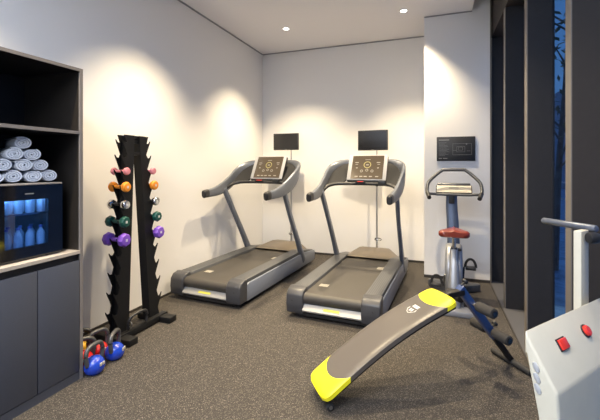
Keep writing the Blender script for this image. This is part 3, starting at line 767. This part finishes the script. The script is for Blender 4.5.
quad(tm-.042, tm-.016, -.10, -.03); quad(tm-.042, tm-.016, .03, .10)
b.build('crest_logo', 'white_mark', pad, label='white printed crest and word mark')
# frame under the pad
for n_ in (-.115, .115):
    b = MB(); b.sweep([bp(LEN*t_, n_, padz(t_)-.029) for t_ in [.06+.92*k/16 for k in range(17)]], .014, .012, n=10, p=3); b.build('pad_rail', 'rack_black', bench)
b = MB(); b.sweep([bp(LEN*(.06+k/16*.97), 0, padz(.06+k/16*.94)-.046) for k in range(17)], .022, .020, n=10, p=4); b.build('spine', 'rack_black', bench)
b = MB(); b.sweep([bp(.05, -.10, .024), bp(.05, .10, .024)], .013, n=12); b.build('rear_foot_bar', 'rack_black', bench)
for s in (-1, 1):
    b = MB(); b.rcyl(bp(.05, s*.085, .0235), bp(.05, s*.115, .0235), .0235, n=22); wh = b.build('wheel', 'rubber', bench)
    b = MB(); b.cyl(bp(.05, s*.115, .0235), bp(.05, s*.118, .0235), .011, n=14); b.build('hub', 'steel', wh)
# front leg beam
S0, Z0_, S1, Z1_ = LEN+.107, .595, LEN+.555, .03
def bm_(k): return (S0+(S1-S0)*k, Z0_+(Z1_-Z0_)*k)
p0, p1, p2 = bm_(.02), bm_(.66), bm_(1.0)
b = MB(); b.sweep([bp(p0[0], 0, p0[1]), bp(p1[0], 0, p1[1])], .026, .026, up=(N.x, N.y, 0), n=16, p=6); b.build('leg_beam', 'beam_blue', bench, label='dark blue square steel beam')
b = MB(); b.sweep([bp(p1[0]-.03, 0, p1[1]+.036), bp(p2[0], 0, p2[1])], .019, .019, up=(N.x, N.y, 0), n=16, p=6); b.build('lower_leg', 'rack_black', bench)
b = MB(); b.rcyl(bp(S1, -.165, .022), bp(S1, .165, .022), .0215, n=16); b.build('floor_bar', 'rubber', bench)
b = MB(); b.sweep([bp(LEN-.10, 0, padz(.89)-.05), bp(LEN+.02, 0, .545), bp(S0+.03, 0, .555)], .03, .022, n=12, p=5); b.build('joint_bracket', 'rack_black', bench)
for k_, nn in ((.02, .075), (.58, .0)):
    q = bm_(k_); up = V((D.x*.70, D.y*.70, .6)).normalized()
    b = MB(); base = bp(q[0], 0, q[1]); b.cyl(base+up*.02, base+up*.055, .007, n=10); b.rcyl(base+up*.05, base+up*.07, .022, n=10); b.build('adjust_knob', 'black_plastic', bench)
for k_, r_, ra, rb in ((.21, .034, .075, .215), (.59, .034, .035, .165)):
    q = bm_(k_)
    b = MB(); b.cyl(bp(q[0], -ra-.02, q[1]), bp(q[0], ra+.02, q[1]), .010, n=12); rod = b.build('roller_rod', 'chrome', bench)
    for s in (-1, 1):
        b = MB(); b.rcyl(bp(q[0], s*ra, q[1]), bp(q[0], s*rb, q[1]), r_, e=.01, n=22); ro = b.build('foam_roller', 'foam', bench)
        b = MB(); b.cyl(bp(q[0], s*rb, q[1]), bp(q[0], s*(rb+.007), q[1]), .018, n=14); b.build('end_plug', 'black_gloss', ro)

# ---------------------------------------------------------------- white machine in the lower right corner
Hm = .45
Rv = V((math.cos(math.radians(20)), math.sin(math.radians(20)), 0)); Fv = V((-math.sin(math.radians(20)), math.cos(math.radians(20)), 0))
Aw = Rv*(1.376*Hm)+Fv*(2.278*Hm); E = (Rv*.848+Fv*.53).normalized(); Pn = (Rv*.53-Fv*.848).normalized()
zA = 1.4-Hm; Wd = 1.168*Hm; sC = .185*Hm; zC = 1.4-1.304*Hm
mc = thing('belt_massager', 'white floor machine with red square and round buttons, lower right corner', 'exercise machine', (Aw.x, Aw.y, 0))
def mp(e, s, z): return E*e+Pn*s+V((0, 0, z))
def mprism(poly, e0, e1, bev=0):
    b = MB(); v0 = [b.bm.verts.new(mp(e0, s, z)) for s, z in poly]; v1 = [b.bm.verts.new(mp(e1, s, z)) for s, z in poly]; n = len(poly)
    b.face(v0[::-1]); b.face(v1)
    for i in range(n): b.face([v0[i], v0[(i+1) % n], v1[(i+1) % n], v1[i]])
    b._fin(v0+v1, bev, 3, None); return b
mprism([(0, zA), (sC, zC), (sC+.02, zC-.30), (sC+.012, zC-.42), (.075, zC-.42), (.045, .74*1.4/1.4-.0), (.0, zA-.06)], 0, Wd, bev=.008).build('head_housing', 'machine_white', mc)
mprism([(.065, .05), (.065, zC-.41), (sC, zC-.41), (sC, .05)], .12, Wd-.12, bev=.01).build('pedestal', 'machine_white', mc)
mprism([(-.02, .0), (-.02, .05), (.19, .05), (.20, .0)], .02, Wd-.0, bev=.008).build('base_plate', 'machine_white', mc)
sl = V((sC, zC-zA)); sll = sl.length; sd = sl.normalized(); nrm = V((-sd.y, sd.x))
def fp(e, k, o):  # on the sloped face: e along, k 0..1 down, o outwards
    return mp(e, sd.x*k*sll+nrm.x*o, zA+sd.y*k*sll+nrm.y*o)
def slab(e0, e1, k0, k1, o0, o1, name, mt, par, bev=.002):
    b = MB(); vs = [b.bm.verts.new(fp(e, k, o)) for o in (o0, o1) for e, k in ((e0, k0), (e1, k0), (e1, k1), (e0, k1))]
    for q in ((0, 1, 2, 3), (4, 5, 6, 7), (0, 1, 5, 4), (1, 2, 6, 5), (2, 3, 7, 6), (3, 0, 4, 7)): b.face([vs[i] for i in q])
    b._fin(vs, bev, 2, None); return b.build(name, mt, par)
def face_at(px, py):
    # position on the sloped face seen along a view direction (used once to size the control layout)
    d_ = Rv*((px-300)/371)+Fv-V((0, 0, (py-167)/371)); o = V((0, 0, 1.4))-Aw
    n3 = (Pn*nrm.x+V((0, 0, nrm.y))); p = V((0, 0, zA)); t_ = (p-o).dot(n3)/d_.dot(n3); h = o+d_*t_-p
    return h.dot(E), h.dot(Pn*sd.x+V((0, 0, sd.y)))/sll
BE = face_at(562, 344); RB = face_at(585, 331)
slab(BE[0]-.024, BE[0]+.024, BE[1]-.105, BE[1]+.105, -.002, .003, 'button_frame', 'black_plastic', mc)
slab(BE[0]-.020, BE[0]+.020, BE[1]-.085, BE[1]+.085, .002, .009, 'square_button', 'red_button', mc)
n3 = (Pn*nrm.x+V((0, 0, nrm.y)))
c0 = fp(RB[0], RB[1], 0)
b = MB(); b.cyl(c0-n3*.002, c0+n3*.004, .019, n=22); b.build('button_collar', 'black_plastic', mc)
b = MB(); b.sweep([c0+n3*.003, c0+n3*.010, c0+n3*.013, c0+n3*.0135], [.0155, .0155, .012, .004], n=20); b.build('round_button', 'red_button', mc)
# oval vents on the side facing left
for k in range(3):
    z = .861-k*.028; b = MB(); c_ = mp(0, .031+.002*k, z)
    dirv = (Pn*.45+V((0, 0, -.9))).normalized()
    b.sweep([c_-dirv*.013, c_-dirv*.010, c_, c_+dirv*.010, c_+dirv*.013], [.003, .006, .008, .006, .003], [.004]*5, up=(E.x, E.y, 0), n=12); b.build('vent_cover', 'console_white', mc)
# mast with handle
PE = .445*Hm/.45; PS = -.035
mprism([(PS-.012, .05), (PS-.012, 1.18), (PS+.012, 1.18), (PS+.012, .05)], PE-.030, PE+.030, bev=.003).build('mast', 'machine_white', mc)
pw = Aw+mp(PE, PS, 1.17)
def world_ray(px, py, w_): return Rv*((px-300)/371*w_)+Fv*w_+V((0, 0, 1.4-(py-167)/371*w_))
h1 = world_ray(594, 228.6, pw.dot(Fv)); h0 = world_ray(543, 220.5, pw.dot(Fv)+.22)
dd = (h0-h1).normalized()
b = MB(); b.rcyl(h1-dd*.01-Aw, h0-Aw, .0125, n=18); b.build('handle_rod', 'tm_post', mc, label='dark metal handle rod')
k1 = world_ray(592, 238, pw.dot(Fv)-.03)-Aw; side = Rv
b = MB(); b.rcyl(k1-side*.014, k1+side*.020, .019, n=20); b.build('belt_hook', 'black_plastic', mc)
b = MB(); b.cyl(k1+side*.018, k1+side*.08, .013, n=16); b.build('hook_sleeve', 'beam_blue', mc)
